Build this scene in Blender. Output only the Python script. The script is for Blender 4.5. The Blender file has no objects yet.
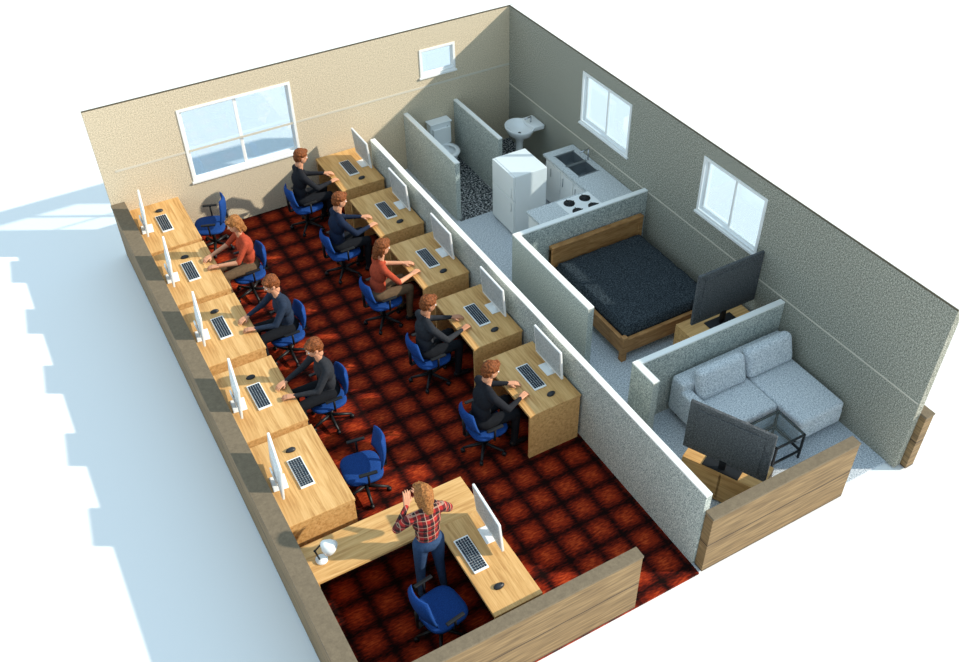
import bpy, bmesh, math, random
import numpy as np
from mathutils import Matrix, Vector, Euler, noise
random.seed(4)
scene=bpy.context.scene
try:
    scene.view_settings.view_transform='Standard'
    scene.view_settings.look='None'
except Exception: pass

# ------------------------------------------------------------------ materials
def newmat(name):
    m=bpy.data.materials.new(name);m.use_nodes=True
    nt=m.node_tree
    return m,nt,nt.nodes['Principled BSDF']
def S(v): # srgb 0-255 -> linear
    o=[]
    for c in v:
        c/=255.0
        o.append(c/12.92 if c<=0.04045 else ((c+0.055)/1.055)**2.4)
    return (*o,1.0)
def plain(name,col,rough=0.6,metal=0.0,spec=0.3):
    m,nt,b=newmat(name);b.inputs['Base Color'].default_value=S(col);b.inputs['Roughness'].default_value=rough
    b.inputs['Metallic'].default_value=metal;b.inputs['Specular IOR Level'].default_value=spec
    return m
def ramp(nt,stops,interp='LINEAR'):
    r=nt.nodes.new('ShaderNodeValToRGB');r.color_ramp.interpolation=interp
    e=r.color_ramp.elements
    e[0].position=stops[0][0];e[0].color=S(stops[0][1])
    e[1].position=stops[-1][0];e[1].color=S(stops[-1][1])
    for p,c in stops[1:-1]:
        n=e.new(p);n.color=S(c)
    return r
def coords(nt,kind='Object',scale=(1,1,1)):
    t=nt.nodes.new('ShaderNodeTexCoord');mp=nt.nodes.new('ShaderNodeMapping')
    mp.inputs['Scale'].default_value=scale
    nt.links.new(t.outputs[kind],mp.inputs[0]);return mp.outputs[0]
def speckle(name,stops,scale=60,rough=0.85,bump=0.0,spec=0.15,sc=(1,1,1)):
    m,nt,b=newmat(name)
    n=nt.nodes.new('ShaderNodeTexNoise');n.inputs['Scale'].default_value=scale;n.inputs['Detail'].default_value=4;n.inputs['Roughness'].default_value=0.85
    nt.links.new(coords(nt,scale=sc),n.inputs['Vector'])
    r=ramp(nt,stops);nt.links.new(n.outputs[0],r.inputs[0]);nt.links.new(r.outputs[0],b.inputs['Base Color'])
    b.inputs['Roughness'].default_value=rough;b.inputs['Specular IOR Level'].default_value=spec
    if bump:
        bp=nt.nodes.new('ShaderNodeBump');bp.inputs['Strength'].default_value=bump;bp.inputs['Distance'].default_value=0.01
        nt.links.new(n.outputs[0],bp.inputs['Height']);nt.links.new(bp.outputs[0],b.inputs['Normal'])
    return m
def wood(name,c1,c2,c3,sc=(30,2.0,30),rough=0.5):
    m,nt,b=newmat(name)
    v=coords(nt,scale=sc)
    n=nt.nodes.new('ShaderNodeTexNoise');n.inputs['Scale'].default_value=1.0;n.inputs['Detail'].default_value=5;n.inputs['Roughness'].default_value=0.65;n.inputs['Distortion'].default_value=0.6
    nt.links.new(v,n.inputs['Vector'])
    r=ramp(nt,[(0.3,c1),(0.5,c2),(0.72,c3)]);nt.links.new(n.outputs[0],r.inputs[0]);nt.links.new(r.outputs[0],b.inputs['Base Color'])
    b.inputs['Roughness'].default_value=rough;b.inputs['Specular IOR Level'].default_value=0.25
    return m
def math_(nt,op,a,b=None):
    n=nt.nodes.new('ShaderNodeMath');n.operation=op
    for i,x in enumerate((a,b)):
        if x is None: continue
        if isinstance(x,(int,float)): n.inputs[i].default_value=x
        else: nt.links.new(x,n.inputs[i])
    return n.outputs[0]

M={}
M['wall']=speckle('plaster_beige',[(0.36,(156,142,120)),(0.5,(206,190,164)),(0.64,(236,222,196))],scale=60,bump=0.12)
M['wallR']=speckle('plaster_greygreen',[(0.38,(84,86,80)),(0.5,(146,145,132)),(0.62,(208,204,190))],scale=60,bump=0.12)
M['partition']=speckle('plaster_partition',[(0.38,(110,120,120)),(0.5,(170,176,170)),(0.62,(228,230,222))],scale=60,bump=0.1)
M['cap']=plain('wall_cap_white',(240,240,236),0.7)
M['edge']=plain('wall_top_edge',(92,84,70),0.7)
M['capbrown']=speckle('wall_cap_brown',[(0.3,(108,96,80)),(0.7,(130,116,96))],scale=20)
M['band']=plain('pale_band',(206,198,182),0.7)  # colour of the thin pale band along the tall walls
M['white']=plain('white_paint',(238,238,236),0.45)
M['ground']=plain('white_ground',(246,246,246),1.0,0,0.0)
M['desk']=wood('oak_desk',(176,128,74),(208,162,102),(228,186,128),sc=(26,1.8,26))
M['deskx']=wood('oak_desk_x',(176,128,74),(208,162,102),(228,186,128),sc=(1.8,26,26))
M['bedwood']=wood('bed_wood',(138,94,54),(172,124,76),(194,148,96),sc=(4,4,26))
M['floorhall']=speckle('floor_hall_tile',[(0.38,(120,132,146)),(0.5,(188,196,204)),(0.62,(238,241,245))],scale=55)
M['floorbath']=speckle('floor_bath_terrazzo',[(0.44,(12,12,14)),(0.52,(84,88,92)),(0.60,(222,224,224))],scale=28)
M['blue']=speckle('blue_fabric',[(0.3,(14,42,96)),(0.7,(34,80,152))],scale=90,rough=0.8)
M['black']=plain('black_plastic',(24,25,28),0.45)
M['dark']=plain('dark_plastic',(44,46,50),0.4)
M['key']=plain('key_dark',(34,44,56),0.5)
M['chrome']=plain('chrome',(190,192,196),0.25,0.9)
M['screen']=speckle('monitor_screen',[(0.38,(128,138,142)),(0.5,(176,184,186)),(0.62,(216,220,220))],scale=70,rough=0.4)
M['tv']=speckle('tv_panel',[(0.38,(54,56,58)),(0.5,(80,82,84)),(0.62,(108,110,112))],scale=60,rough=0.6)
M['mattress']=speckle('dark_bedding',[(0.38,(22,28,34)),(0.5,(46,53,58)),(0.64,(92,100,106))],scale=56,rough=0.95,bump=0.3)
M['sofa']=speckle('sofa_fabric',[(0.38,(146,156,166)),(0.5,(208,213,218)),(0.62,(244,246,248))],scale=56,rough=0.95)
M['ceramic']=plain('ceramic',(240,242,242),0.2,0,0.5)
M['steel']=plain('steel',(150,156,160),0.3,0.7)
M['counter']=speckle('counter_top',[(0.4,(160,166,168)),(0.6,(228,230,230))],scale=50,rough=0.4)
M['eye']=plain('eye_white',(235,232,228),0.3)
M['iris']=plain('iris',(50,36,26),0.3)
M['lip']=plain('lip',(176,96,84),0.5)

def glassmat():
    m=bpy.data.materials.new('window_glass');m.use_nodes=True;nt=m.node_tree;nt.nodes.clear()
    t=nt.nodes.new('ShaderNodeBsdfTransparent');t.inputs[0].default_value=(0.86,0.93,0.98,1)
    g=nt.nodes.new('ShaderNodeBsdfGlossy');g.inputs['Roughness'].default_value=0.05;g.inputs[0].default_value=(0.9,0.95,1,1)
    mx=nt.nodes.new('ShaderNodeMixShader');mx.inputs[0].default_value=0.14;o=nt.nodes.new('ShaderNodeOutputMaterial')
    nt.links.new(t.outputs[0],mx.inputs[1]);nt.links.new(g.outputs[0],mx.inputs[2]);nt.links.new(mx.outputs[0],o.inputs[0]);return m
M['glass']=glassmat()

def carpetmat():
    m,nt,b=newmat('red_tile_carpet')
    tc=nt.nodes.new('ShaderNodeTexCoord');sp=nt.nodes.new('ShaderNodeSeparateXYZ');nt.links.new(tc.outputs['Object'],sp.inputs[0])
    T=0.36
    ds=[]
    for a in (0,1):
        u=math_(nt,'DIVIDE',sp.outputs[a],T);f=math_(nt,'FRACT',u)
        d=math_(nt,'ABSOLUTE',math_(nt,'SUBTRACT',f,0.5));ds.append(d)
    p4=math_(nt,'POWER',math_(nt,'ADD',math_(nt,'POWER',math_(nt,'MULTIPLY',ds[0],2.0),4.0),math_(nt,'POWER',math_(nt,'MULTIPLY',ds[1],2.0),4.0)),0.5)
    n=nt.nodes.new('ShaderNodeTexNoise');n.inputs['Scale'].default_value=1.0;n.inputs['Detail'].default_value=4
    mp=nt.nodes.new('ShaderNodeMapping');mp.inputs['Scale'].default_value=(14,50,1);nt.links.new(tc.outputs['Object'],mp.inputs[0]);nt.links.new(mp.outputs[0],n.inputs['Vector'])
    s=math_(nt,'MULTIPLY',math_(nt,'SUBTRACT',n.outputs[0],0.5),0.95)
    v=math_(nt,'ADD',math_(nt,'SUBTRACT',0.70,math_(nt,'MULTIPLY',p4,0.56)),s)
    r=ramp(nt,[(0.08,(20,4,3)),(0.33,(72,16,8)),(0.60,(134,38,15)),(0.92,(196,78,34))])
    nt.links.new(v,r.inputs[0]);nt.links.new(r.outputs[0],b.inputs['Base Color'])
    b.inputs['Roughness'].default_value=0.9;b.inputs['Specular IOR Level'].default_value=0.1
    return m
M['carpet']=carpetmat()

def plankmat():
    m,nt,b=newmat('wood_siding')
    tc=nt.nodes.new('ShaderNodeTexCoord');sp=nt.nodes.new('ShaderNodeSeparateXYZ');nt.links.new(tc.outputs['Object'],sp.inputs[0])
    mp=nt.nodes.new('ShaderNodeMapping');mp.inputs['Scale'].default_value=(2.2,2.2,34);nt.links.new(tc.outputs['Object'],mp.inputs[0])
    n=nt.nodes.new('ShaderNodeTexNoise');n.inputs['Scale'].default_value=1;n.inputs['Detail'].default_value=5;nt.links.new(mp.outputs[0],n.inputs['Vector'])
    r=ramp(nt,[(0.3,(96,74,46)),(0.5,(130,104,68)),(0.7,(156,128,88))]);nt.links.new(n.outputs[0],r.inputs[0])
    f=math_(nt,'FRACT',math_(nt,'DIVIDE',sp.outputs[2],0.45))
    g=math_(nt,'LESS_THAN',f,0.045)
    mx=nt.nodes.new('ShaderNodeMix');mx.data_type='RGBA';nt.links.new(g,mx.inputs[0]);nt.links.new(r.outputs[0],mx.inputs[6]);mx.inputs[7].default_value=S((70,50,30))
    nt.links.new(mx.outputs[2],b.inputs['Base Color']);b.inputs['Roughness'].default_value=0.7
    return m
M['plank']=plankmat()

def plaidmat():
    m,nt,b=newmat('red_plaid_flannel')
    tc=nt.nodes.new('ShaderNodeTexCoord');sp=nt.nodes.new('ShaderNodeSeparateXYZ');nt.links.new(tc.outputs['Object'],sp.inputs[0])
    fy=math_(nt,'FRACT',math_(nt,'DIVIDE',math_(nt,'ADD',sp.outputs[1],5.0),0.08));fz=math_(nt,'FRACT',math_(nt,'DIVIDE',sp.outputs[2],0.08))
    a=math_(nt,'MULTIPLY',math_(nt,'LESS_THAN',fy,0.45),0.4);c=math_(nt,'MULTIPLY',math_(nt,'LESS_THAN',fz,0.45),0.4)
    v=math_(nt,'ADD',a,c)
    r=ramp(nt,[(0.0,(176,36,32)),(0.3,(104,24,26)),(0.6,(36,14,18))],'CONSTANT')
    nt.links.new(v,r.inputs[0])
    l1=math_(nt,'GREATER_THAN',fy,0.9);l2=math_(nt,'GREATER_THAN',fz,0.9);l=math_(nt,'MAXIMUM',l1,l2)
    mx=nt.nodes.new('ShaderNodeMix');mx.data_type='RGBA';nt.links.new(math_(nt,'MULTIPLY',l,0.35),mx.inputs[0]);nt.links.new(r.outputs[0],mx.inputs[6]);mx.inputs[7].default_value=S((226,210,180))
    nt.links.new(mx.outputs[2],b.inputs['Base Color']);b.inputs['Roughness'].default_value=0.9
    return m
M['plaid']=plaidmat()

# ------------------------------------------------------------------ mesh builder
class MB:
    def __init__(s): s.v=[];s.f=[];s.m=[];s.sm=[];s.mats=[]
    def mi(s,mat):
        if mat not in s.mats: s.mats.append(mat)
        return s.mats.index(mat)
    def raw(s,vs,fs,mat,smooth=False,T=None):
        o=len(s.v)
        if T is not None: vs=[T@Vector(p) for p in vs]
        flip = T is not None and T.determinant()<0
        s.v+= [tuple(p) for p in vs]
        k=s.mi(mat) if not isinstance(mat,list) else None
        for i,f in enumerate(fs):
            g=tuple(o+a for a in f)
            s.f.append(g[::-1] if flip else g);s.m.append(k if k is not None else s.mi(mat[i]));s.sm.append(smooth)
    def bm(s,b,mat,smooth=False,T=None):
        b.verts.index_update()
        s.raw([v.co.copy() for v in b.verts],[[v.index for v in f.verts] for f in b.faces],mat,smooth,T);b.free()
    def box(s,c,d,mat,bev=0.0,T=None,seg=2,rot=None,smooth=None):
        b=bmesh.new();bmesh.ops.create_cube(b,size=1)
        bmesh.ops.scale(b,vec=d,verts=b.verts)
        if bev>0: bmesh.ops.bevel(b,geom=list(b.edges),offset=min(bev,min(d)*0.49),segments=seg,profile=0.5,affect='EDGES')
        L=Matrix.Translation(c)
        if rot: L=L@Euler(rot).to_matrix().to_4x4()
        if T is not None: L=T@L
        s.bm(b,mat,bool(bev>0.012) if smooth is None else smooth,L)
    def b2(s,x0,x1,y0,y1,z0,z1,mat,bev=0.0,T=None,**k):
        s.box(((x0+x1)/2,(y0+y1)/2,(z0+z1)/2),(abs(x1-x0),abs(y1-y0),abs(z1-z0)),mat,bev,T,**k)
    def cyl(s,p1,p2,r1,mat,r2=None,seg=16,T=None,smooth=True):
        p1=Vector(p1);p2=Vector(p2);r2=r1 if r2 is None else r2
        q=(p2-p1).to_track_quat('Z','Y').to_matrix().to_4x4();L=Matrix.Translation((p1+p2)/2)@q
        b=bmesh.new();bmesh.ops.create_cone(b,cap_ends=True,segments=seg,radius1=r1,radius2=r2,depth=(p2-p1).length)
        if T is not None: L=T@L
        s.bm(b,mat,smooth,L)
    def ell(s,c,r,mat,T=None,rot=None,u=16,v=12):
        b=bmesh.new();bmesh.ops.create_uvsphere(b,u_segments=u,v_segments=v,radius=1)
        L=Matrix.Translation(c)
        if rot: L=L@Euler(rot).to_matrix().to_4x4()
        L=L@Matrix.Diagonal((*r,1))
        if T is not None: L=T@L
        s.bm(b,mat,True,L)
    def lathe(s,prof,c,mat,sx=1,sy=1,seg=24,T=None):
        vs=[];fs=[]
        for r,z in prof:
            for i in range(seg):
                a=2*math.pi*i/seg;vs.append((c[0]+r*sx*math.cos(a),c[1]+r*sy*math.sin(a),c[2]+z))
        for j in range(len(prof)-1):
            for i in range(seg):
                k=(i+1)%seg;fs.append((j*seg+i,j*seg+k,(j+1)*seg+k,(j+1)*seg+i))
        s.raw(vs,fs,mat,True,T)
    def mesh(s,name):
        me=bpy.data.meshes.new(name);me.from_pydata(s.v,[],s.f);me.update()
        for m in s.mats: me.materials.append(m)
        me.polygons.foreach_set('material_index',s.m);me.polygons.foreach_set('use_smooth',s.sm);me.update();return me
    def obj(s,name,loc=(0,0,0),rz=0.0):
        return put(s.mesh(name),name,loc,rz)
def put(me,name,loc=(0,0,0),rz=0.0,sc=1.0):
    o=bpy.data.objects.new(name,me);scene.collection.objects.link(o);o.location=loc;o.rotation_euler=(0,0,rz);o.scale=(sc,sc,sc);return o

# ------------------------------------------------------------------ room shell
H=2.5;W=7.0;L=9.0;HL=0.93;TW=0.10;WX=0.19
g=MB();g.b2(-150,150,-150,150,-0.3,-0.03,M['ground']);g.obj('ground')
f=MB();f.b2(WX,4.02,-9.12,0,-0.03,0,M['carpet']);f.obj('floor')
f=MB();f.b2(4.02,W,-9.0,-1.9,-0.03,0,M['floorhall']);f.b2(4.02,4.96,-1.9,0,-0.03,0,M['floorhall']);f.obj('floor_apartment')
f=MB();f.b2(4.96,W,-1.9,0,-0.03,0,M['floorbath']);f.obj('floor_bathroom')

def wall_open(name,axis,const0,const1,a0,a1,h,ops,mat,inner):
    w=MB()
    def bx(p,q,z0,z1,m=mat,c0=const0,c1=const1):
        if q-p<1e-4 or z1-z0<1e-4: return
        if axis=='x': w.b2(p,q,c0,c1,z0,z1,m)
        else: w.b2(c0,c1,p,q,z0,z1,m)
    cur=a0
    for o in sorted(ops):
        bx(cur,o[0],0,h-0.02);bx(o[0],o[1],0,o[2]);bx(o[0],o[1],o[3],h-0.02);cur=o[1]
    bx(cur,a1,0,h-0.02)
    e=0.012
    bx(a0,a1,h-0.02,h,M['edge'],inner,inner+e);bx(a0,a1,h-0.02,h,M['cap'],inner+e,const1)
    return w.obj(name)
WB=[(1.27,3.05,0.93,2.16),(5.28,5.94,1.64,2.12)]
WR=[(-3.48,-2.22,1.40,2.26),(-6.32,-5.10,1.40,2.26)]
wall_open('wall_back','x',0,TW,0,W+TW,H,WB,M['wall'],0)
wall_open('wall_right','y',W,W+TW,-9.12,0,H,WR,M['wallR'],W)
def low(name,x0,x1,y0,y1,h=HL):
    w=MB();w.b2(x0,x1,y0,y1,0,h-0.03,M['plank']);w.b2(x0-0.006,x1+0.006,y0-0.006,y1+0.006,h-0.03,h,M['capbrown']);return w.obj(name)
low('wall_left',-0.01,WX,-9.12,-0.008)
w=MB()
for x0,x1 in ((WX+0.008,3.15),(4.05,6.14)):
    w.b2(x0,x1,-9.12,-9.0,0,HL-0.03,M['plank']);w.b2(x0,x1+0.006,-9.126,-8.994,HL-0.03,HL,M['capbrown'])
w.obj('wall_front')
low('wall_stub',W+TW+0.01,W+TW+0.14,-9.2,-8.95,0.9)
def part(name,segs,h,mat=None):
    w=MB()
    for x0,x1,y0,y1 in segs:
        w.b2(x0,x1,y0,y1,0,h-0.02,mat or M['partition']);w.b2(x0,x1,y0,y1,h-0.02,h,M['cap'])
    return w.obj(name)
part('wall_partition',[(4.02,4.10,-8.99,-0.66)],1.18)
part('wall_bathroom_left',[(4.92,5.0,-1.85,-0.005)],1.08)
part('wall_bathroom_middle',[(5.88,5.95,-1.55,-0.005)],1.08)
part('wall_bedroom',[(4.70,6.995,-4.04,-3.96),(4.70,4.79,-5.85,-4.04)],1.12)
part('wall_living_room',[(4.64,6.995,-6.96,-6.88),(4.64,4.73,-7.3,-6.96)],1.06)
t=MB();t.b2(0.2,6.99,-0.006,-0.0005,1.44,1.475,M['band']);t.obj('pale_band_back')  # thin pale band along the back wall, then the right wall
t=MB();t.b2(W-0.006,W-0.0005,-9.1,-0.01,1.08,1.10,M['band']);t.obj('pale_band_right')

def window(name,axis,c,a0,a1,z0,z1,panes=2,inner=-1):
    w=MB();fr=0.04
    def bx(p,q,z,zz,d0,d1,m):
        if axis=='x': w.b2(p,q,c+d0,c+d1,z,zz,m)
        else: w.b2(c+d0,c+d1,p,q,z,zz,m)
    d0,d1=-0.012,0.1
    bx(a0,a1,z0,z0+fr,d0,d1,M['white']);bx(a0,a1,z1-fr,z1,d0,d1,M['white'])
    bx(a0,a0+fr,z0+fr,z1-fr,d0,d1,M['white']);bx(a1-fr,a1,z0+fr,z1-fr,d0,d1,M['white'])
    n=panes
    for i in range(n):
        p=a0+fr+(a1-a0-2*fr)*i/n;q=a0+fr+(a1-a0-2*fr)*(i+1)/n
        o=0.03+0.025*(i%2)
        s=0.028
        bx(p-0.01*(i>0),p+s,z0+fr,z1-fr,o,o+0.022,M['white']);bx(q-s,q+0.01*(i<n-1),z0+fr,z1-fr,o,o+0.022,M['white'])
        bx(p+s,q-s,z0+fr,z0+fr+s,o,o+0.022,M['white']);bx(p+s,q-s,z1-fr-s,z1-fr,o,o+0.022,M['white'])
        bx(p+s,q-s,z0+fr+s,z1-fr-s,o+0.008,o+0.014,M['glass'])
    bx(a0-0.02,a1+0.02,z0-0.03,z0,-0.03,-0.001,M['white'])
    w.obj(name)
window('window_1','x',0,*WB[0]);window('window_2','x',0,*WB[1],panes=1)
window('window_3','y',W,*WR[0]);window('window_4','y',W,*WR[1])

# ------------------------------------------------------------------ furniture meshes (face +X)
def desk_mesh(dep,wid,grain='desk'):
    d=MB();m=M[grain];h=0.75
    d.b2(-dep/2,dep/2,-wid/2,wid/2,h-0.035,h,m,0.004)
    for s in (-1,1):
        y=s*(wid/2-0.02);d.b2(-dep/2+0.01,dep/2-0.01,y-0.015,y+0.015,0,h-0.035,m)
    d.b2(dep/2-0.045,dep/2-0.02,-wid/2+0.035,wid/2-0.035,0.1,h-0.035,m)
    return d.mesh('desk')
def monitor_mesh():
    d=MB()
    R=Matrix.Translation((0,0,0.29))@Euler((0,math.radians(-5),0)).to_matrix().to_4x4()
    d.box((0,0,0),(0.028,0.60,0.46),M['white'],0.006,T=R)
    d.box((-0.0145,0,0.015),(0.003,0.56,0.40),M['screen'],T=R)
    d.box((0.018,0,0.0),(0.02,0.3,0.2),M['white'],0.008,T=R)
    d.box((0.045,0,0.13),(0.02,0.09,0.24),M['white'],0.006,rot=(0,math.radians(8),0))
    d.box((0.01,0,0.008),(0.17,0.22,0.014),M['white'],0.006)
    return d.mesh('monitor')
def keyboard_mesh():
    d=MB();d.box((0,0,0.01),(0.17,0.46,0.018),M['white'],0.005)
    for r in range(5):
        n=14
        for i in range(n):
            y=-0.21+0.42*(i+0.5)/n
            if r==0 and 3<i<10:
                if i==4: d.box((-0.06,0,0.022),(0.022,0.17,0.008),M['key'])
                continue
            d.box((-0.06+0.03*r,y,0.022),(0.023,0.023,0.008),M['key'])
    return d.mesh('keyboard')
def mouse_mesh():
    b=bmesh.new();bmesh.ops.create_uvsphere(b,u_segments=20,v_segments=12,radius=1)
    for v in b.verts:
        v.co.z=max(v.co.z,-0.2);v.co.x*=0.06;v.co.y*=0.036*(1-0.12*v.co.x/0.06);v.co.z=(v.co.z+0.2)*0.03
    d=MB();d.bm(b,M['dark'],True);d.cyl((0.03,0,0.03),(0.03,0,0.036),0.007,M['black']);return d.mesh('mouse')
def chair_mesh(top=0.37,arms=True):
    d=MB()
    def cushion(c,sx,sy,sz,mat,T=None,e=0.45):
        bb=bmesh.new();bmesh.ops.create_uvsphere(bb,u_segments=28,v_segments=14,radius=1)
        for v in bb.verts:
            for k in range(3):
                a=v.co[k];v.co[k]=math.copysign(abs(a)**e,a)
            v.co.x*=sx;v.co.y*=sy;v.co.z*=sz
        LT=Matrix.Translation(c)
        if T is not None: LT=LT@T
        d.bm(bb,mat,True,LT)
    cushion((0.02,0,0.43),0.24,0.245,0.04,M['blue'],e=0.6)
    n=9;vs=[];fs=[];rows=7
    for side in (0,1):
        for j in range(rows):
            tz=j/(rows-1)
            z=0.55+top*tz
            wv=0.215*(1-0.25*max(0,tz-0.5)**2*4)*(0.86+0.14*math.sin(math.pi*min(1,tz+0.25)))
            for i in range(n):
                ty=-1+2*i/(n-1)
                y=wv*ty
                x=-0.215-0.05*tz+0.045*ty*ty-0.02*math.sin(math.pi*tz)
                th=0.028*(1-0.5*abs(ty)**3)*(1 if 0<j<rows-1 else 0.4)
                vs.append((x+(th if side else -th),y,z))
    N=n*rows
    for j in range(rows-1):
        for i in range(n-1):
            a=j*n+i
            fs.append((a,a+n,a+n+1,a+1));fs.append((N+a,N+a+1,N+a+n+1,N+a+n))
    for i in range(n-1):
        fs.append((i,i+1,N+i+1,N+i));k=(rows-1)*n+i;fs.append((k,N+k,N+k+1,k+1))
    for j in range(rows-1):
        a=j*n;fs.append((a,N+a,N+a+n,a+n));a=j*n+n-1;fs.append((a,a+n,N+a+n,N+a))
    d.raw(vs,fs,M['blue'],True)
    d.box((-0.18,0,0.405),(0.2,0.06,0.02),M['black'],0.004)
    d.cyl((-0.27,0,0.41),(-0.275,0,0.68),0.02,M['black'])
    d.box((0,0,0.385),(0.28,0.26,0.02),M['black'],0.005)
    d.cyl((0,0,0.1),(0,0,0.38),0.028,M['black']);d.cyl((0,0,0.2),(0,0,0.38),0.018,M['chrome'])
    for k in range(5):
        a=2*math.pi*k/5+0.3;ca,sa=math.cos(a),math.sin(a)
        d.cyl((0,0,0.11),(0.27*ca,0.27*sa,0.075),0.026,M['black'],r2=0.016,seg=10)
        d.cyl((0.27*ca-0.02*sa,0.27*sa+0.02*ca,0.03),(0.27*ca+0.02*sa,0.27*sa-0.02*ca,0.03),0.03,M['black'],seg=14)
    for s in (-1,1):
        d.cyl((0.0,s*0.2,0.4),(0.0,s*0.27,0.42),0.014,M['black'],seg=10)
        d.cyl((0.0,s*0.27,0.42),(0.0,s*0.275,0.61),0.014,M['black'],seg=10)
        d.box((0.0,s*0.275,0.62),(0.22,0.045,0.024),M['black'],0.01)
    return d.mesh('office_chair')

RY=[-0.62,-2.02,-3.42,-4.86,-6.22]
LY=[-0.62,-1.98,-3.38,-4.84,-6.22]
deskR=desk_mesh(0.73,1.12);deskL=desk_mesh(0.77,1.28)
mon=monitor_mesh();kb=keyboard_mesh();mo=mouse_mesh();ch=chair_mesh(0.38);chs=chair_mesh(0.28)
for y in RY:
    put(deskR,'desk',(3.625,y,0))
    put(mon,'computer_monitor',(3.88,y+0.02,0.75))
    put(kb,'keyboard',(3.62,y,0.75));put(mo,'computer_mouse',(3.68,y-0.37,0.75),0.1)
for y in LY:
    put(deskL,'desk',(0.595,y,0),math.pi)
    put(mon,'computer_monitor',(0.345,y-0.02,0.75),math.pi-0.12)
    put(kb,'keyboard',(0.6,y,0.75),math.pi);put(mo,'computer_mouse',(0.62,y+0.37,0.75),math.pi)
# reception
d=MB();h=0.75
d.b2(0.21,2.12,-7.66,-7.16,h-0.035,h,M['deskx'],0.004)
d.b2(1.57,2.12,-8.88,-7.66,h-0.035,h,M['desk'],0.004)
d.b2(0.215,0.24,-7.64,-7.18,0,h-0.035,M['desk']);d.b2(0.24,2.08,-7.2,-7.175,0.05,h-0.035,M['deskx'])
d.b2(2.085,2.11,-8.86,-7.18,0,h-0.035,M['desk']);d.b2(1.59,2.08,-8.86,-8.83,0,h-0.035,M['deskx'])
d.obj('reception_desk')
put(mon,'computer_monitor',(2.0,-8.0,0.75),-0.05)
put(kb,'keyboard',(1.72,-8.13,0.75));put(mo,'computer_mouse',(1.78,-8.6,0.75))
# desk lamp: round base, bent arm, tilted dome shade opening downward
d=MB();d.cyl((0,0,0),(0,0,0.02),0.065,M['white'],seg=24)
d.cyl((-0.02,0,0.02),(-0.05,0,0.17),0.009,M['black']);d.cyl((-0.05,0,0.17),(0.03,0,0.27),0.009,M['black']);d.ell((-0.05,0,0.17),(0.014,0.014,0.014),M['black'])
LT=Matrix.Translation((0.05,0,0.27))@Euler((0,math.radians(-35),0)).to_matrix().to_4x4()
d.lathe([(0.0,0.02),(0.03,0.018),(0.05,-0.01),(0.075,-0.055),(0.09,-0.11),(0.085,-0.11),(0.07,-0.055),(0.045,-0.012),(0.0,0.008)],(0,0,0),M['white'],T=LT)
d.ell((0,0,-0.055),(0.028,0.028,0.034),M['ceramic'],T=LT)
d.obj('desk_lamp',(0.36,-7.42,0.75),math.radians(-20))

# ------------------------------------------------------------------ people
def hull_caps(b,p1,p2,r1,r2):
    pts=[]
    t=bmesh.new();bmesh.ops.create_icosphere(t,subdivisions=2,radius=1)
    for p,r in ((p1,r1),(p2,r2)):
        for v in t.verts: pts.append(b.verts.new(Vector(p)+v.co*r))
    t.free()
    r=bmesh.ops.convex_hull(b,input=pts)
    junk=[g for g in r['geom_interior'] if isinstance(g,bmesh.types.BMVert)]
    bmesh.ops.delete(b,geom=junk,context='VERTS')
def remesh(prims,voxel,sm=4,jit=0.0):
    me=bpy.data.meshes.new('tmp');b=bmesh.new()
    for p in prims:
        if p[0]=='cap': hull_caps(b,p[1],p[2],p[3],p[4])
        else:
            t=bmesh.new();bmesh.ops.create_icosphere(t,subdivisions=3,radius=1)
            bmesh.ops.scale(t,vec=p[2],verts=t.verts);bmesh.ops.translate(t,vec=p[1],verts=t.verts)
            tm=bpy.data.meshes.new('q');t.to_mesh(tm);t.free();b.from_mesh(tm);bpy.data.meshes.remove(tm)
    b.to_mesh(me);b.free()
    o=bpy.data.objects.new('tmp',me);scene.collection.objects.link(o)
    m=o.modifiers.new('r','REMESH');m.mode='VOXEL';m.voxel_size=voxel
    if sm:
        s=o.modifiers.new('s','SMOOTH');s.factor=0.5;s.iterations=sm
    dg=bpy.context.evaluated_depsgraph_get();e=o.evaluated_get(dg);em=e.to_mesh()
    vs=[v.co.copy() for v in em.vertices];fs=[tuple(p.vertices) for p in em.polygons]
    e.to_mesh_clear();bpy.data.objects.remove(o);bpy.data.meshes.remove(me)
    V=np.array([tuple(v) for v in vs]);C=np.array([V[list(f)].mean(0) for f in fs])
    D=[]
    for p in prims:
        if p[0]=='cap':
            a=np.array(p[1],float);c=np.array(p[2],float);ab=c-a;tt=np.clip(((C-a)@ab)/(ab@ab+1e-12),0,1)
            D.append(np.linalg.norm(C-(a+tt[:,None]*ab),axis=1)-(p[3]+(p[4]-p[3])*tt))
        else:
            rr=np.array(p[2],float);D.append((np.linalg.norm((C-np.array(p[1]))/rr,axis=1)-1)*rr.min())
    lab=np.argmin(np.array(D),axis=0);lab=[prims[i][-1] for i in lab]
    if jit:
        vs=[v+Vector(noise.noise_vector(v*38))*jit for v in vs]
    return vs,fs,lab
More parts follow.
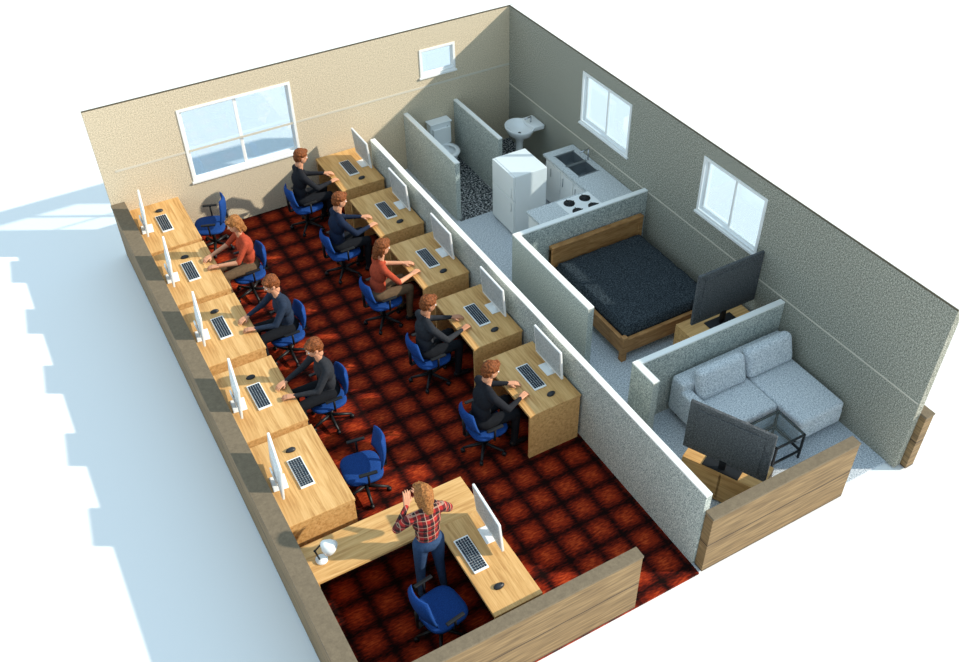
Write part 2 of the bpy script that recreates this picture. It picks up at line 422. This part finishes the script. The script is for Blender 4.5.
def hand_prims(s):
    P=[];ys=[0.031,0.011,-0.009,-0.028];ln=[0.070,0.078,0.072,0.056]
    for y,l in zip(ys,ln):
        P.append(('cap',(0.0,s*y*0.6,0),(0.085,s*y,0),0.015,0.0115,'skin'))
        a=(0.085,s*y,0);b=(0.085+l*0.5,s*y*1.12,-0.006);c=(0.085+l*0.8,s*y*1.16,-0.02);e=(0.085+l*0.95,s*y*1.16,-0.034)
        P.append(('cap',a,b,0.0095,0.0085,'skin'));P.append(('cap',b,c,0.0085,0.0078,'skin'));P.append(('cap',c,e,0.0078,0.0065,'skin'))
    P.append(('cap',(0.02,s*0.022,-0.006),(0.055,s*0.05,-0.014),0.013,0.0105,'skin'));P.append(('cap',(0.055,s*0.05,-0.014),(0.084,s*0.058,-0.024),0.0105,0.0085,'skin'))
    return P
HAND={s:remesh(hand_prims(s),0.0045,2) for s in (1,-1)}
HEADP=[('ell',(-0.012,0,0.022),(0.096,0.077,0.100),'skin'),('ell',(0.022,0,-0.035),(0.068,0.060,0.085),'skin'),('ell',(0.04,0,-0.08),(0.042,0.036,0.032),'skin'),
 ('cap',(0.084,0,0.004),(0.102,0,-0.026),0.008,0.012,'skin'),('ell',(-0.002,0.076,-0.012),(0.02,0.011,0.032),'skin'),('ell',(-0.002,-0.076,-0.012),(0.02,0.011,0.032),'skin'),
 ('cap',(0.08,-0.034,0.026),(0.08,0.034,0.026),0.010,0.010,'skin'),('cap',(0.084,-0.018,-0.058),(0.084,0.018,-0.058),0.0065,0.0065,'lip'),('cap',(-0.02,0,-0.05),(-0.03,0,-0.13),0.052,0.052,'skin')]
HEAD=remesh(HEADP,0.006,2)
hs=[('ell',(-0.022,0,0.045),(0.106,0.09,0.094),'hair'),('ell',(-0.05,0,-0.005),(0.075,0.086,0.085),'hair'),('ell',(0.052,0.02,0.092),(0.045,0.055,0.03),'hair')]
HAIR={'short':remesh(hs,0.008,2,0.012)}
HAIR['long']=remesh(hs+[('cap',(-0.06,0,0.0),(-0.085,0,-0.15),0.075,0.045,'hair'),('cap',(-0.02,0.074,0.0),(-0.03,0.07,-0.11),0.028,0.018,'hair'),('cap',(-0.02,-0.074,0.0),(-0.03,-0.07,-0.11),0.028,0.018,'hair')],0.009,2,0.012)

def person(name,pose,loc,rz,shirt,pants,skin,hair,shoes,hairst='short',sleeve=True,lean=0.0,woman=False,turn=0.0,collar=None):
    d=MB();mats={'shirt':shirt,'pants':pants,'skin':skin,'hair':hair,'shoes':shoes,'lip':M['lip'],'collar':collar or shirt}
    fa='shirt' if sleeve else 'skin'
    w=0.9 if woman else 1.0
    P=[]
    if pose=='sit':
        k=lean
        P+=[('ell',(0.0,0,0.57),(0.135,0.17,0.105),'pants'),('ell',(0.01+k*0.3,0,0.72),(0.11,0.145*w,0.15),'shirt'),('ell',(0.03+k*0.7,0,0.91),(0.12,0.17*w,0.16),'shirt'),
            ('cap',(0.045+k,-0.14*w,1.04),(0.045+k,0.14*w,1.04),0.062,0.062,'shirt'),('cap',(0.05+k,0,1.07),(0.055+k,0,1.105),0.064,0.056,'collar'),('cap',(0.055+k,0,1.07),(0.085+k*1.1,0,1.19),0.052,0.05,'skin')]
        wr={}
        for s in (1,-1):
            sh=(0.05+k,s*0.185*w,1.03);el=(0.22+k*0.7,s*0.25,0.825);wv=(0.48,s*0.15,0.805)
            P+=[('cap',sh,el,0.058*w,0.045*w,'shirt'),('cap',el,wv,0.044*w,0.029,fa)]
            hp=(0.03,s*0.09,0.56);kn=(0.44,s*0.13,0.565);an=(0.40+0.05*s*turn,s*0.13,0.10)
            P+=[('cap',hp,kn,0.095,0.066,'pants'),('cap',kn,an,0.064,0.045,'pants'),('cap',(an[0]-0.03,an[1],0.045),(an[0]+0.14,an[1]+s*0.015,0.036),0.044,0.036,'shoes')]
            wr[s]=(wv,(Vector(wv)-Vector(el)).normalized(),0.1)
        hc=Vector((0.115+k*1.1,0,1.30));pitch=math.radians(16)
    else:
        P+=[('ell',(0,0,0.93),(0.115,0.16,0.12),'pants'),('ell',(0.0,0,1.09),(0.10,0.135,0.14),'shirt'),('ell',(0.01,0,1.26),(0.115,0.155,0.16),'shirt'),
            ('cap',(0.0,-0.13,1.39),(0.0,0.13,1.39),0.056,0.056,'shirt'),('cap',(0.0,0,1.4),(0.0,0,1.45),0.06,0.055,'shirt'),('cap',(0,0,1.42),(0.02,0,1.54),0.048,0.046,'skin')]
        wr={}
        for s in (1,-1):
            sh=(0.0,s*0.17,1.385);el=(0.10,s*0.29,1.18);wv=(0.28,s*0.10,1.22)
            P+=[('cap',sh,el,0.060,0.05,'shirt'),('cap',el,wv,0.047,0.03,'shirt')]
            hp=(0.0,s*0.085,0.92);kn=(0.02,s*0.11,0.49);an=(-0.01,s*0.13,0.09)
            P+=[('cap',hp,kn,0.093,0.06,'pants'),('cap',kn,an,0.06,0.042,'pants'),('cap',(an[0]-0.03,an[1],0.04),(an[0]+0.15,an[1]+s*0.03,0.033),0.04,0.033,'shoes')]
            wr[s]=(wv,Vector((0.45,-s*0.25,0.45)).normalized(),0.0)
        hc=Vector((0.03,0,1.63));pitch=math.radians(12)
    vs,fs,lb=remesh(P,0.014,5)
    d.raw(vs,fs,[mats[x] for x in lb],True)
    for s in (1,-1):
        wv,dr,dn=wr[s]
        xd=Vector((dr.x,dr.y,dr.z*(0.3 if pose=='sit' else 1))).normalized()
        up=Vector((0,0,1)) if pose=='sit' else Vector((-0.7,0,0.7))
        yd=up.cross(xd).normalized();zd=xd.cross(yd)
        R=Matrix((xd,yd,zd)).transposed().to_4x4()
        T=Matrix.Translation(Vector(wv)+xd*0.01)@R
        hv,hf,hl=HAND[-s];d.raw(hv,hf,skin,True,T)
    T=Matrix.Translation(hc)@Euler((0,pitch,turn*0.5)).to_matrix().to_4x4()
    d.raw(HEAD[0],HEAD[1],[mats[x] for x in HEAD[2]],True,T)
    hv,hf,hl=HAIR[hairst];d.raw(hv,hf,hair,True,T)
    for s in (1,-1):
        d.ell((0.079,s*0.03,0.004),(0.012,0.015,0.010),M['eye'],T=T,u=10,v=8);d.ell((0.0885,s*0.03,0.004),(0.004,0.006,0.006),M['iris'],T=T,u=8,v=6)
    return d.obj(name,loc,rz)
def cloth(name,c,k=0.75): return speckle(name,[(0.3,tuple(int(x*k) for x in c)),(0.7,c)],scale=30,rough=0.9)
skin=plain('skin',(206,148,116),0.6);skin2=plain('skin_tan',(184,128,98),0.6)
hairA=speckle('hair_auburn',[(0.36,(58,30,16)),(0.64,(156,90,50))],scale=60,rough=0.6)
hairB=speckle('hair_blond',[(0.36,(100,58,30)),(0.64,(186,126,72))],scale=60,rough=0.6)
blacks=cloth('suit_black',(36,38,44));navy=cloth('jacket_navy',(30,42,66));grey=cloth('jacket_charcoal',(50,52,58));orange=cloth('top_orange',(186,78,52),0.75)
blueshirt=cloth('shirt_slate',(44,56,76));jeans=cloth('jeans',(60,84,120));pantsB=cloth('trousers_black',(26,28,34));tan=cloth('trousers_tan',(112,90,68))
shoe=plain('shoe_black',(20,20,22),0.4)
R=[(0,'seated_man',dict(shirt=blacks,pants=pantsB,skin=skin,hair=hairA,shoes=shoe,lean=0.0)),
   (1,'seated_man',dict(shirt=navy,pants=pantsB,skin=skin,hair=hairA,shoes=shoe,lean=0.02)),
   (2,'seated_woman',dict(shirt=orange,pants=tan,skin=skin,hair=hairA,shoes=shoe,hairst='long',sleeve=False,woman=True,lean=0.03)),
   (3,'seated_man',dict(shirt=grey,pants=pantsB,skin=skin2,hair=hairA,shoes=shoe,lean=-0.01)),
   (4,'seated_man',dict(shirt=blacks,pants=pantsB,skin=skin,hair=hairA,shoes=shoe,lean=0.05))]
for i,n,k in R:
    y=RY[i]-(0.15,0.17,0.12,0.06,0.14)[i];hx=(2.70,2.72,2.76,2.80,2.81)[i]
    person(n,'sit',(hx,y,0),0.0,turn=random.uniform(-0.4,0.4),**k);put(chs,'office_chair',(hx+0.06,y,0),0)
LR=[(1,'seated_woman',dict(shirt=orange,pants=tan,skin=skin,hair=hairB,shoes=shoe,hairst='long',sleeve=False,woman=True,lean=0.0)),
    (2,'seated_man',dict(shirt=blueshirt,pants=pantsB,skin=skin,hair=hairA,shoes=shoe,lean=0.02)),
    (3,'seated_man',dict(shirt=grey,pants=pantsB,skin=skin,hair=hairA,shoes=shoe,lean=0.0))]
for i,n,k in LR:
    y=LY[i]-(0,0,0.15,0.11)[i]
    person(n,'sit',(1.45,y,0),math.pi,turn=random.uniform(-0.4,0.4),**k);put(chs,'office_chair',(1.40,y,0),math.pi)
person('standing_woman','stand',(1.37,-7.87,0),math.radians(88),M['plaid'],jeans,skin,hairB,shoe,hairst='long',woman=True)
put(ch,'office_chair',(1.28,-0.55,0),math.pi-0.35);put(ch,'office_chair',(1.32,-6.24,0),math.pi-0.15);put(ch,'office_chair',(1.22,-8.36,0),0.15)

# ------------------------------------------------------------------ apartment
d=MB();fh=1.1
d.b2(-0.27,0.30,-0.33,0.33,0.03,fh,M['white'],0.012);d.b2(-0.305,-0.272,-0.325,0.325,0.05,0.66,M['white'],0.006);d.b2(-0.305,-0.272,-0.325,0.325,0.67,fh-0.005,M['white'],0.006)
for z0,z1 in ((0.45,0.62),(0.71,0.88)): d.cyl((-0.316,-0.27,z0),(-0.316,-0.27,z1),0.008,M['white'],seg=8)
for sx in(-1,1):
    for sy in(-1,1): d.cyl((sx*0.25,sy*0.27,0),(sx*0.25,sy*0.27,0.03),0.02,M['black'])
d.obj('refrigerator',(5.78,-2.37,0))
d=MB()
wm=M['white'];ct=M['counter']
d.b2(5.35,6.98,-3.93,-3.35,0.08,0.86,wm);d.b2(6.44,6.98,-3.35,-2.08,0.08,0.86-0.2,wm);d.b2(5.4,6.98,-3.93,-3.40,0,0.08,M['black']);d.b2(6.5,6.98,-3.35,-2.1,0,0.08,M['black'])
d.b2(5.33,6.99,-3.95,-3.31,0.86,0.9,ct)
hx0,hx1=6.53,6.88;hs_=[(-2.56,-2.24),(-2.92,-2.6)]
d.b2(6.41,hx0,-3.31,-2.06,0.86,0.9,ct);d.b2(hx1,6.99,-3.31,-2.06,0.86,0.9,ct)
for y0,y1 in ((-3.31,-2.92),(-2.6,-2.56),(-2.24,-2.06)): d.b2(hx0,hx1,y0,y1,0.86,0.9,ct)
for y0,y1 in hs_:
    t_=0.008
    d.b2(hx0,hx1,y0,y1,0.70,0.71,M['steel']);d.b2(hx0,hx0+t_,y0,y1,0.71,0.9,M['steel']);d.b2(hx1-t_,hx1,y0,y1,0.71,0.9,M['steel']);d.b2(hx0,hx1,y0,y0+t_,0.71,0.9,M['steel']);d.b2(hx0,hx1,y1-t_,y1,0.71,0.9,M['steel'])
    d.b2(hx0-0.02,hx1+0.02,y0-0.018,y0,0.9,0.905,M['steel']);d.b2(hx0-0.02,hx1+0.02,y1,y1+0.018,0.9,0.905,M['steel'])
    d.cyl((6.7,(y0+y1)/2,0.71),(6.7,(y0+y1)/2,0.715),0.03,M['black'])
d.b2(6.44,6.47,-3.35,-2.08,0.66,0.86,wm);d.b2(6.44,6.98,-2.11,-2.08,0.66,0.86,wm)
d.cyl((6.93,-2.58,0.9),(6.93,-2.58,1.1),0.012,M['chrome']);d.cyl((6.93,-2.58,1.1),(6.76,-2.58,1.08),0.011,M['chrome'])
for y in (-2.4,-2.75,-3.1): d.b2(6.425,6.44,y-0.16,y+0.16,0.12,0.82,wm);d.cyl((6.415,y+0.1,0.6),(6.415,y+0.1,0.75),0.006,M['steel'],seg=8)
for x in (5.55,5.95,6.3): d.b2(x-0.16,x+0.16,-3.35,-3.335,0.12,0.82,wm)
kc=d.obj('kitchen_counter')
d=MB();d.b2(-0.29,0.29,-0.25,0.25,0,0.012,M['white'],0.004)
for sx in(-1,1):
    for sy in(-1,1):
        d.cyl((sx*0.14,sy*0.12,0.012),(sx*0.14,sy*0.12,0.02),0.085,M['black'],seg=24);d.cyl((sx*0.14,sy*0.12,0.02),(sx*0.14,sy*0.12,0.03),0.04,M['dark'],seg=20)
        for q in range(4):
            a=q*math.pi/2;d.box((sx*0.14+0.05*math.cos(a),sy*0.12+0.05*math.sin(a),0.032),(0.07,0.008,0.008),M['black'],rot=(0,0,a))
st=d.obj('cooktop',(6.12,-3.60,0.9));st.parent=kc
d=MB()
d.lathe([(0.02,0.0),(0.13,0.0),(0.12,0.03),(0.07,0.1),(0.065,0.55),(0.10,0.64),(0.22,0.72),(0.27,0.82),(0.275,0.85),(0.255,0.855),(0.235,0.83),(0.18,0.75),(0.05,0.715),(0.0,0.714)],(0,0,0),M['ceramic'],sx=0.9,sy=1.05,seg=32)
d.b2(0.16,0.38,-0.2,0.2,0.78,0.86,M['ceramic'],0.015)
d.cyl((0.22,0,0.86),(0.22,0,0.96),0.014,M['chrome']);d.cyl((0.22,0,0.96),(0.1,0,0.94),0.012,M['chrome']);d.cyl((0,0,0.715),(0,0,0.72),0.025,M['black'])
d.obj('pedestal_sink',(6.60,-1.02,0))
d=MB()
d.lathe([(0.0,0),(0.13,0.0),(0.12,0.06),(0.10,0.16),(0.15,0.30),(0.185,0.38),(0.19,0.40),(0.15,0.405),(0.12,0.36),(0.05,0.26),(0,0.25)],(0,-0.43,0),M['ceramic'],sx=1.0,sy=1.25,seg=28)
d.lathe([(0.20,0.405),(0.205,0.415),(0.20,0.43),(0.13,0.43),(0.12,0.415),(0.13,0.405)],(0,-0.43,0),M['ceramic'],sx=0.98,sy=1.22,seg=28)
d.b2(-0.12,0.12,-0.3,-0.02,0,0.42,M['ceramic'],0.03);d.b2(-0.2,0.2,-0.2,-0.015,0.42,0.8,M['ceramic'],0.03);d.b2(-0.21,0.21,-0.21,-0.01,0.8,0.83,M['ceramic'],0.01)
d.cyl((0.12,-0.2,0.73),(0.12,-0.22,0.73),0.012,M['chrome'])
d.box((0,-0.23,0.58),(0.34,0.03,0.32),M['ceramic'],0.012)
d.obj('toilet',(5.52,0,0))
# bed
d=MB();bw=M['bedwood']
x0,x1,y0,y1=5.25,6.88,-5.95,-4.08
d.b2(x0,x1,y1-0.06,y1,0.12,0.74,bw,0.008);d.b2(x0,x1,y1-0.08,y1+0.01,0.74,0.78,bw,0.01)
for x in (x0,x1-0.07): d.b2(x,x+0.07,y1-0.07,y1,0,0.74,bw,0.006);d.b2(x,x+0.08,y0,y0+0.08,0,0.42,bw,0.006)
d.b2(x0+0.08,x1-0.08,y0,y0+0.06,0.14,0.38,bw,0.006)
d.b2(x0,x0+0.06,y0+0.08,y1-0.07,0.14,0.38,bw,0.006);d.b2(x1-0.06,x1,y0+0.08,y1-0.07,0.14,0.38,bw,0.006)
for k in range(8):
    y=y0+0.15+k*0.22;d.b2(x0+0.06,x1-0.06,y,y+0.09,0.22,0.24,bw)
mxc,myc=(x0+x1)/2,(y0+y1)/2-0.01
b=bmesh.new();bmesh.ops.create_cube(b,size=1);bmesh.ops.scale(b,vec=(1.48,1.71,0.25),verts=b.verts)
bmesh.ops.bevel(b,geom=list(b.edges),offset=0.06,segments=4,profile=0.5,affect='EDGES')
d.bm(b,M['mattress'],True,Matrix.Translation((mxc,myc,0.365)))
vs=[];fs=[];nx,ny=40,44
for j in range(ny+1):
    for i in range(nx+1):
        u=-1+2*i/nx;v=-1+2*j/ny
        x=mxc+u*0.755;y=myc+v*0.865
        e=max(abs(u),abs(v));zz=0.515-0.10*max(0,(e-0.93)/0.07)**2
        zz+=0.012*noise.noise(Vector((x*5,y*5,0)))+0.005*noise.noise(Vector((x*16,y*16,3)))
        vs.append((x,y,zz))
for j in range(ny):
    for i in range(nx):
        a=j*(nx+1)+i;fs.append((a,a+1,a+nx+2,a+nx+1))
d.raw(vs,fs,M['mattress'],True)
d.obj('double_bed')
def tvstand(w,dp,h):
    d=MB();b=M['deskx']
    d.b2(-w/2,w/2,-dp/2,dp/2,h-0.03,h,b,0.004);d.b2(-w/2,w/2,-dp/2,dp/2,0.04,0.07,b)
    for x in (-w/2,-0.012,w/2-0.025): d.b2(x,x+0.025,-dp/2,dp/2,0.07,h-0.03,b)
    d.b2(-w/2+0.02,w/2-0.02,-dp/2,-dp/2+0.02,0.07,h-0.03,b)
    d.b2(-w/2+0.03,-0.02,dp/2-0.02,dp/2-0.002,0.08,h-0.04,b)
    for sx in(-1,1):
        for sy in(-1,1): d.b2(sx*(w/2-0.05)-0.02,sx*(w/2-0.05)+0.02,sy*(dp/2-0.05)-0.02,sy*(dp/2-0.05)+0.02,0,0.04,M['black'])
    return d.mesh('tv_stand')
def tvm(w,h,z=0.06):
    d=MB();d.b2(-w/2,w/2,-0.02,0.02,z,z+h,M['tv'],0.006);d.b2(-w/2+0.02,w/2-0.02,0.02,0.022,z+0.025,z+h-0.025,M['black']);d.b2(-w/2+0.1,w/2-0.1,-0.032,-0.018,z+0.08,z+h-0.08,M['tv'],0.01)
    d.b2(-0.04,0.04,-0.03,0.0,0.01,z+0.03,M['black']);d.b2(-0.22,0.22,-0.08,0.08,0,0.014,M['black'],0.004)
    return d.mesh('television')
put(tvstand(1.02,0.42,0.58),'tv_stand',(6.42,-6.40,0),0.0);put(tvm(1.06,0.80,0.17),'television',(6.46,-6.44,0.58),0.0)
ang=math.radians(-64)
put(tvstand(0.95,0.42,0.5),'tv_stand',(4.99,-8.34,0),ang);put(tvm(1.0,0.74,0.1),'television',(4.87,-8.38,0.5),ang)
# sofa
d=MB();sf=M['sofa']
def cu(x0,x1,y0,y1,z0,z1,b=0.05): d.b2(x0,x1,y0,y1,z0,z1,sf,b,seg=4)
cu(5.22,6.93,-7.9,-7.0,0.08,0.30,0.03)
cu(6.2,6.93,-8.28,-7.7,0.08,0.30,0.03)
cu(5.2,6.95,-7.22,-6.99,0.1,0.66,0.05)
cu(5.36,6.19,-7.9,-7.18,0.28,0.43);cu(6.2,6.93,-8.28,-7.18,0.28,0.43)
cu(5.2,5.36,-7.9,-7.05,0.1,0.54,0.04)
for x0,x1 in ((5.38,6.12),(6.15,6.9)):
    d.box(((x0+x1)/2,-7.27,0.62),(x1-x0,0.18,0.42),sf,0.08,seg=5,rot=(math.radians(-18),0,0))
for x,y in ((5.3,-7.8),(5.3,-7.1),(6.85,-7.1),(6.85,-8.2),(6.28,-8.2)): d.cyl((x,y,0),(x,y,0.08),0.025,M['black'])
d.obj('sectional_sofa')
d=MB();tx0,tx1,ty0,ty1=5.68,6.12,-8.42,-7.97
for x in (tx0,tx1):
    for y in (ty0,ty1): d.b2(x-0.012,x+0.012,y-0.012,y+0.012,0,0.42,M['black'])
for z in (0.40,0.12):
    d.b2(tx0,tx1,ty0-0.012,ty0+0.012,z,z+0.025,M['black']);d.b2(tx0,tx1,ty1-0.012,ty1+0.012,z,z+0.025,M['black'])
    d.b2(tx0-0.012,tx0+0.012,ty0,ty1,z,z+0.025,M['black']);d.b2(tx1-0.012,tx1+0.012,ty0,ty1,z,z+0.025,M['black'])
d.b2(tx0,tx1,ty0,ty1,0.426,0.436,M['glass'])
d.obj('glass_coffee_table')

# ------------------------------------------------------------------ light
wd=bpy.data.worlds.new('sky');scene.world=wd;wd.use_nodes=True
bg=wd.node_tree.nodes['Background'];bg.inputs[0].default_value=(0.64,0.85,1.0,1);bg.inputs[1].default_value=0.98
sd=bpy.data.lights.new('sun','SUN');sd.energy=5.2;sd.color=(1.0,0.92,0.78);sd.angle=math.radians(1.0)
so=bpy.data.objects.new('sun',sd);scene.collection.objects.link(so)
so.rotation_euler=Vector((-1.58,0.9,-1.0)).to_track_quat('-Z','Y').to_euler();so.location=(12,-12,10)

# ------------------------------------------------------------------ camera
Rm=np.array([[0.87154,-0.49003,-0.01702],[-0.33627,-0.57211,-0.74807],[0.35684,0.6577,-0.6634]])
cd=bpy.data.cameras.new('camera');cd.sensor_width=36;cd.lens=952.78/959*36;cd.clip_end=500
co=bpy.data.objects.new('camera',cd);scene.collection.objects.link(co)
Mx=Matrix(((Rm[0][0],-Rm[1][0],-Rm[2][0]),(Rm[0][1],-Rm[1][1],-Rm[2][1]),(Rm[0][2],-Rm[1][2],-Rm[2][2])))
co.matrix_world=Matrix.Translation((-0.93,-13.3069,8.9799))@Mx.to_quaternion().to_matrix().to_4x4()
scene.camera=co
